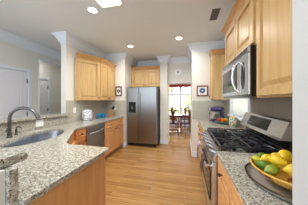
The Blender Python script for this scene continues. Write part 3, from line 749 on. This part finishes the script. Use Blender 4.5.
# left counter items
t = thing('patterned_jar', 'large round white quilted jar standing on the left counter', 'jar', (-2.27, 2.96, .915))
M_quilt = None
m_, n_, l_, b_ = new_mat('white_quilted_glaze')
tc = n_.new('ShaderNodeTexCoord'); vo = n_.new('ShaderNodeTexVoronoi'); vo.inputs['Scale'].default_value = 17; vo.feature = 'DISTANCE_TO_EDGE'
l_.new(tc.outputs['Object'], vo.inputs['Vector']); rp = n_.new('ShaderNodeValToRGB'); rp.color_ramp.elements[0].position = .03; rp.color_ramp.elements[1].position = .12
rp.color_ramp.elements[0].color = lin((150, 158, 172)); rp.color_ramp.elements[1].color = lin((238, 240, 242)); l_.new(vo.outputs[0], rp.inputs[0]); l_.new(rp.outputs[0], b_.inputs['Base Color'])
obj('jar_body', lathe(new(), [(.08, 0), (.1, .012), (.108, .06), (.11, .12), (.108, .18), (.1, .215), (.07, .228)], 32), m_, t, True)
obj('lid', lathe(new(), [(.062, .225), (.06, .235), (.03, .243), (.01, .245)], 24), M_white, t, True)
M_blue = flat('turquoise_glaze', (38, 140, 180), .25); M_blue2 = flat('deep_blue_glaze', (44, 90, 160), .25)
for i, (x, y, lab) in enumerate(((-2.20, 3.30, 'turquoise blue mug on the left counter, next to the white jar'), (-2.17, 3.47, 'turquoise blue mug on the left counter, next to the knife block'))):
    t = thing('mug', lab, 'mug', (x, y, .915), math.radians(-60+i*20), 'blue mugs on the left counter')
    obj('cup', lathe(new(), [(.04, 0), (.052, .008), (.058, .05), (.054, .12), (.05, .12), (.052, .05), (.03, .01)], 24), M_blue, t, True)
    obj('handle', tube(new(), [(.052, 0, .095), (.08, 0, .09), (.088, 0, .06), (.075, 0, .035), (.052, 0, .03)], .007, 8), M_blue2, t, True)
    obj('band', lathe(new(), [(.0585, .04), (.0605, .05), (.0585, .062)], 24), M_blue2, t, True)
t = thing('knife_block', 'light wooden knife block with black handled knives in the corner', 'knife block', (-2.10, 3.70, .915), math.radians(-150))
bm = new(); poly = [(-.07, 0), (.07, 0), (.07, .09), (-.01, .21), (-.085, .165)]
vs = [[bm.verts.new((x, y, z)) for x, z in poly] for y in (-.05, .05)]
for k in range(5): bm.faces.new((vs[0][k], vs[0][(k+1) % 5], vs[1][(k+1) % 5], vs[1][k]))
bm.faces.new(vs[0]); bm.faces.new(vs[1][::-1]); obj('block', bm, wood('block_wood', (140, 96, 58), (164, 116, 74)), t)
for i in range(6):
    f = .25+.5*(i % 3)/2*1.1; y = -.028+.056*(i//3); d_ = Vector((-.5, 0, .86)); p = Vector((-.085+.075*f, y, .165+.045*f))+d_*.012
    kn = thing('knife', 'black handled knife in the block, handle tilted up, pointing to the corner', 'knife', (0, 0, 0), 0, 'knives in the knife block')
    kn.location = Vector((-2.10, 3.70, .915)) + Matrix.Rotation(math.radians(-150), 3, 'Z') @ p; kn.rotation_euler = (0, 0, math.radians(-150))
    bm = new(); tube(bm, [(0, 0, 0), d_*.05, d_*(.10+.012*(i % 2))], .011, 8, rs=[.009, .012, .01]); obj('knife_handle', bm, M_black, kn, True)
    obj('bolster', rod(new(), -d_*.003, d_*.006, .0095, seg=10), M_chrome, kn)

# ================================================================= WALL DECOR
def picture(name, label, loc, w_, h, fr_m, art_cols, fw=.028, kind=0):
    t = thing(name, label, 'picture', loc)
    bm = new()
    for a in ((-w_/2, w_/2, h/2-fw, h/2), (-w_/2, w_/2, -h/2, -h/2+fw), (-w_/2, -w_/2+fw, -h/2+fw, h/2-fw), (w_/2-fw, w_/2, -h/2+fw, h/2-fw)):
        box(bm, a[0], a[1], -.022, 0, a[2], a[3], .003, 1)
    obj('frame', bm, fr_m, t)
    obj('mat_board', box(new(), -w_/2+fw, w_/2-fw, -.010, -.002, -h/2+fw, h/2-fw), M_paper, t)
    random.seed(3+kind); bm = new(); n0 = 9
    for k in range(n0):      # petals
        a = k*2*PI/n0; r_ = min(w_, h)*.17
        ball(bm, (r_*math.cos(a), -.011, r_*math.sin(a)+.005), .03 if kind else .024, .002, .026 if kind else .022, sub=1)
    obj('print_flower', bm, flat('print_ink_%d' % kind, art_cols, .8, var=.3, scale=60), t)
    bm = new(); tube(bm, [(0, -.011, -.01), (.008, -.011, -.04), (.0, -.011, -h/2+fw+.01)], .003, 6); obj('print_stem', bm, M_leaf if kind else M_frame_d, t)
    bm = new(); tube(bm, [(-.012, -.006, h/2), (0, -.006, h/2+.016), (.012, -.006, h/2)], .003, 6); obj('hanger', bm, M_knob, t)
picture('framed_picture', 'small dark framed print on the pantry wall left of refrigerator', (-1.975, 3.968, 1.645), .20, .285, M_frame_d, (60, 66, 84), .034, 0)
picture('framed_picture', 'square brown framed blue flower print right of the dining opening', (.36, 3.668, 1.605), .265, .255, M_frame_b, (60, 96, 150), .03, 1)
t = thing('wall_clock', 'round white wall clock above the dining room opening', 'clock', (-.28, 4.698, 2.275))
def disc(r, y0, y1, seg=36):
    return rod(new(), (0, y0, 0), (0, y1, 0), r, seg=seg)
obj('case', disc(.105, 0, -.022), flat('pale_clock_rim', (232, 233, 236), .4), t, True)
obj('face', disc(.092, -.022, -.025), M_white, t)
bm = new()
for k in range(12):
    a = k*PI/6; rod(bm, (.078*math.cos(a), -.0255, .078*math.sin(a)), (.086*math.cos(a), -.0255, .086*math.sin(a)), .002, seg=6)
obj('hour_mark', bm, M_gun, t)
obj('centre_print', disc(.032, -.025, -.0262), flat('clock_blue', (140, 156, 190), .6), t)
obj('hour_hand', tube(new(), [(0, -.029, 0), (-.03, -.029, .03)], .003, 6), M_black, t); obj('minute_hand', tube(new(), [(0, -.031, 0), (.02, -.031, .062)], .0022, 6), M_black, t)

# ================================================================= CEILING FIXTURES
def can(loc, label, watts=CAN_W):
    t = thing('recessed_light', label, 'ceiling light', (loc[0], loc[1], H))
    obj('trim_ring', lathe(new(), [(.062, -.001), (.084, -.001), (.084, -.004), (.072, -.009), (.062, -.006), (.062, -.001)], 36, caps=False), M_white, t, True)
    obj('lens', lathe(new(), [(.001, -.003), (.062, -.003), (.062, -.0045), (.001, -.006)], 36), M_lamp, t)
    ld = bpy.data.lights.new('lamp_light', 'AREA'); ld.shape = 'DISK'; ld.size = .15; ld.energy = watts; ld.color = (1, .96, .92); ld.spread = math.radians(160)
    lo = bpy.data.objects.new('lamp_light', ld); C.objects.link(lo); lo.parent = t; lo.location = (0, 0, -.015)
can((-1.385, 1.93), 'round recessed light beside the bright ceiling panel, nearest the camera')
can((-1.385, 3.43), 'round recessed light above the counter near the refrigerator')
can((-4.0, 3.3), 'round recessed light added to brighten the hall behind the opening', 5)  # added lamp, lifts the dark hall
can((-1.2, 6.0), 'unseen recessed light added to brighten the dining room, left end of table', 22)  # added out of view to light the dining room
can((.5, 6.6), 'unseen recessed light added to brighten the dining room, right end of table', 22)  # second added dining lamp, also out of view
can((-.17, 3.22), 'round recessed light in the ceiling before the picture wall')
t = thing('ceiling_light_panel', 'long rectangular lit diffuser box on the ceiling at the top edge', 'ceiling light', (-1.015, 1.21, H))
obj('frame', box(new(), -.15, .15, -.63, .63, -.02, 0, .003), M_white, t)
obj('diffuser', box(new(), -.145, .145, -.625, .625, -.065, -.02, .02, 3), M_tube, t)
ld = bpy.data.lights.new('lamp_light', 'AREA'); ld.shape = 'RECTANGLE'; ld.size = .28; ld.size_y = 1.2; ld.energy = 22; ld.color = (1, .98, .96)
lo = bpy.data.objects.new('lamp_light', ld); C.objects.link(lo); lo.parent = t; lo.location = (0, 0, -.075)
t = thing('ceiling_vent', 'rectangular metal air vent in the ceiling on the right', 'vent', (.43, 2.46, H), 0)
obj('frame', box(new(), -.06, .06, -.16, .16, -.006, 0, .002, 1), flat('vent_grey', (120, 112, 104), .5), t)
bm = new()
for k in range(9): box(bm, -.048, .048, -.145+k*.034, -.130+k*.034, -.012, -.006)
obj('slat', bm, flat('vent_slat_grey', (96, 90, 84), .5), t)

# ================================================================= DINING ROOM
t = thing('dining_table', 'dark red wood dining table before the dining room windows', 'dining table', (-.35, 6.75, 0))
bm = new(); lathe(bm, [(.9, 0), (1.0, .008), (1.0, .022), (.97, .035), (.0, .036)], 48, c=(0, 0, .715), sx=.85, sy=.62); obj('tabletop', bm, M_cherry, t, True)
obj('apron', lathe(new(), [(.82, .63), (.82, .714)], 48, sx=.8, sy=.58), M_cherry, t)
for sx in (-1, 1):
    for sy in (-1, 1):
        obj('leg', tube(new(), [(sx*.5, sy*.3, .68), (sx*.52, sy*.32, .5), (sx*.5, sy*.31, .15), (sx*.53, sy*.34, 0)], .03, 10, rs=[.04, .03, .02, .03]), M_cherry, t, True)
def dining_chair(label, loc, rz):
    t = thing('dining_chair', label, 'chair', loc, rz, None)    # faces +y, back at -y
    obj('seat', box(new(), -.24, .24, -.22, .22, .42, .455, .012), M_cherry, t)
    obj('cushion', box(new(), -.21, .21, -.19, .2, .455, .50, .018, 3), flat('blue_grey_cushion', (120, 128, 150), .9, var=.2, scale=20), t, True)
    for s in (-1, 1):
        obj('leg', tube(new(), [(s*.21, .19, .43), (s*.23, .21, .3), (s*.205, .19, .1), (s*.215, .21, 0)], .02, 8, rs=[.028, .026, .014, .02]), M_cherry, t, True)
        obj('leg', tube(new(), [(s*.2, -.2, .43), (s*.2, -.22, .2), (s*.2, -.27, 0)], .018, 8), M_cherry, t, True)
        obj('back_post', tube(new(), [(s*.2, -.2, .44), (s*.215, -.21, .62), (s*.2, -.25, .82), (s*.19, -.29, .97)], .017, 8), M_cherry, t, True)
    obj('top_rail', tube(new(), [(-.21, -.285, .95), (-.1, -.3, .985), (0, -.303, 1.0), (.1, -.3, .985), (.21, -.285, .95)], .026, 8), M_cherry, t, True)
    bm = new(); rows = []
    for z, w_, y in ((.45, .09, -.205), (.52, .06, -.208), (.6, .09, -.212), (.7, .12, -.23), (.78, .07, -.245), (.86, .085, -.262), (.96, .11, -.292)):
        rows.append([bm.verts.new(v) for v in ((-w_/1.3, y-.006, z), (w_/1.3, y-.006, z), (w_/1.3, y+.006, z), (-w_/1.3, y+.006, z))])
    for a, c in zip(rows, rows[1:]):
        for k in range(4): bm.faces.new((a[k], a[(k+1) % 4], c[(k+1) % 4], c[k]))
    bm.faces.new(rows[0]); bm.faces.new(rows[-1]); obj('splat', bm, M_cherry, t)
    obj('stretcher', rod(new(), (-.2, .0, .2), (.2, .0, .2), .01), M_cherry, t)
    return t
c0 = dining_chair('dark wood dining chair nearest the kitchen, back turned to the camera', (-.56, 5.95, 0), math.radians(8))
dup(c0, (.02, 6.08, 0), math.radians(24), 'dark wood dining chair at the right, partly behind the opening edge')
dup(c0, (-.75, 7.45, 0), math.radians(186), 'dark wood dining chair on the window side of the table, left')
dup(c0, (-.1, 7.45, 0), math.radians(176), 'dark wood dining chair on the window side of the table, right')
t = thing('window_valance', 'red gathered cloth valance across the top of the dining windows', 'valance', (0, 0, 0))
bm = new(); rows = []; N = 120
for z, dz in ((2.225, 0), (2.15, 0), (2.085, 1)): rows.append([bm.verts.new((-1.75+2.55*k/N, 7.93+.02*math.sin(k*.9), z+dz*.012*math.sin(k*.45))) for k in range(N+1)])
for a, c in zip(rows, rows[1:]):
    for k in range(N): bm.faces.new((a[k], a[k+1], c[k+1], c[k]))
o = obj('cloth', bm, M_red, t, True); so = o.modifiers.new('thick', 'SOLIDIFY'); so.thickness = .004
obj('curtain_rod', rod(new(), (-1.8, 7.95, 2.222), (.85, 7.95, 2.222), .012), M_cherry, t, True)
t = thing('potted_plant', 'green leafy plant in a white pot on the dining table', 'plant', (-.92, 6.70, .751))
obj('pot', lathe(new(), [(.06, 0), (.085, .1), (.09, .12), (.08, .12), (.07, .02)], 24), flat('white_glaze', (226, 228, 232), .3), t, True)
bm = new(); random.seed(5)
for k in range(34):
    a, l_ = random.uniform(0, 2*PI), random.uniform(.12, .22); e = random.uniform(.3, 1.3)
    p = Vector((0, 0, .1)); d_ = Vector((math.cos(a)*math.cos(e), math.sin(a)*math.cos(e), math.sin(e)))
    q = p+d_*l_; s = d_.cross(Vector((0, 0, 1))).normalized()*.022
    m1 = p.lerp(q, .6)
    vs = [bm.verts.new(v) for v in (p, m1+s, q+Vector((0, 0, -.02)), m1-s)]; bm.faces.new(vs)
obj('foliage', bm, M_leaf, t)

# ================================================================= OUTDOORS
lw = struct('ground_outdoors', box(new(), -14, 14, 8.4, 30, -.3, -.2), M_lawn)
lw2 = struct('ground_side', box(new(), 1.9, 14, -4, 8.4, -.3, -.2), M_lawn)
def tree(loc, h, r, seed, label, mat, kind='tree'):
    random.seed(seed); t = thing(kind, label, kind, loc)
    obj('trunk', tube(new(), [(0, 0, 0), (.05, 0, h*.35), (0, .05, h*.7)], .1, 10, rs=[.14*r, .1*r, .05*r]), M_bark, t, True)
    bm = new()
    for k in range(260):
        u = Vector((random.gauss(0, 1), random.gauss(0, 1), random.gauss(0, 1))).normalized()*random.uniform(.45, 1)
        c = Vector((u.x*r, u.y*r, h*.62+u.z*h*.36)); n1 = Vector((random.gauss(0, 1), random.gauss(0, 1), random.gauss(0, 1))).normalized()
        s = random.uniform(.07, .15)*r; a = n1.orthogonal().normalized()*s; b2 = n1.cross(a).normalized()*s*.55
        bm.faces.new([bm.verts.new(v) for v in (c-a, c+b2, c+a, c-b2)])
    obj('foliage', bm, mat, t)
tree((-2.1, 13.5, -.2), 3.4, 1.0, 1, 'yellow-green leafy tree outside the dining window at the left', M_leaf_y)
tree((.05, 11.2, -.2), 2.3, .35, 2, 'small dark green tree outside the dining window at the right', M_leaf)
tree((.8, 15.5, -.2), 2.4, 1.5, 3, 'low yellow-green bush far outside behind the small dark tree', M_leaf_y, 'bush')
tree((-3.2, 17, -.2), 5.5, 1.8, 4, 'tall green tree far outside beyond the left window panes', M_leaf)
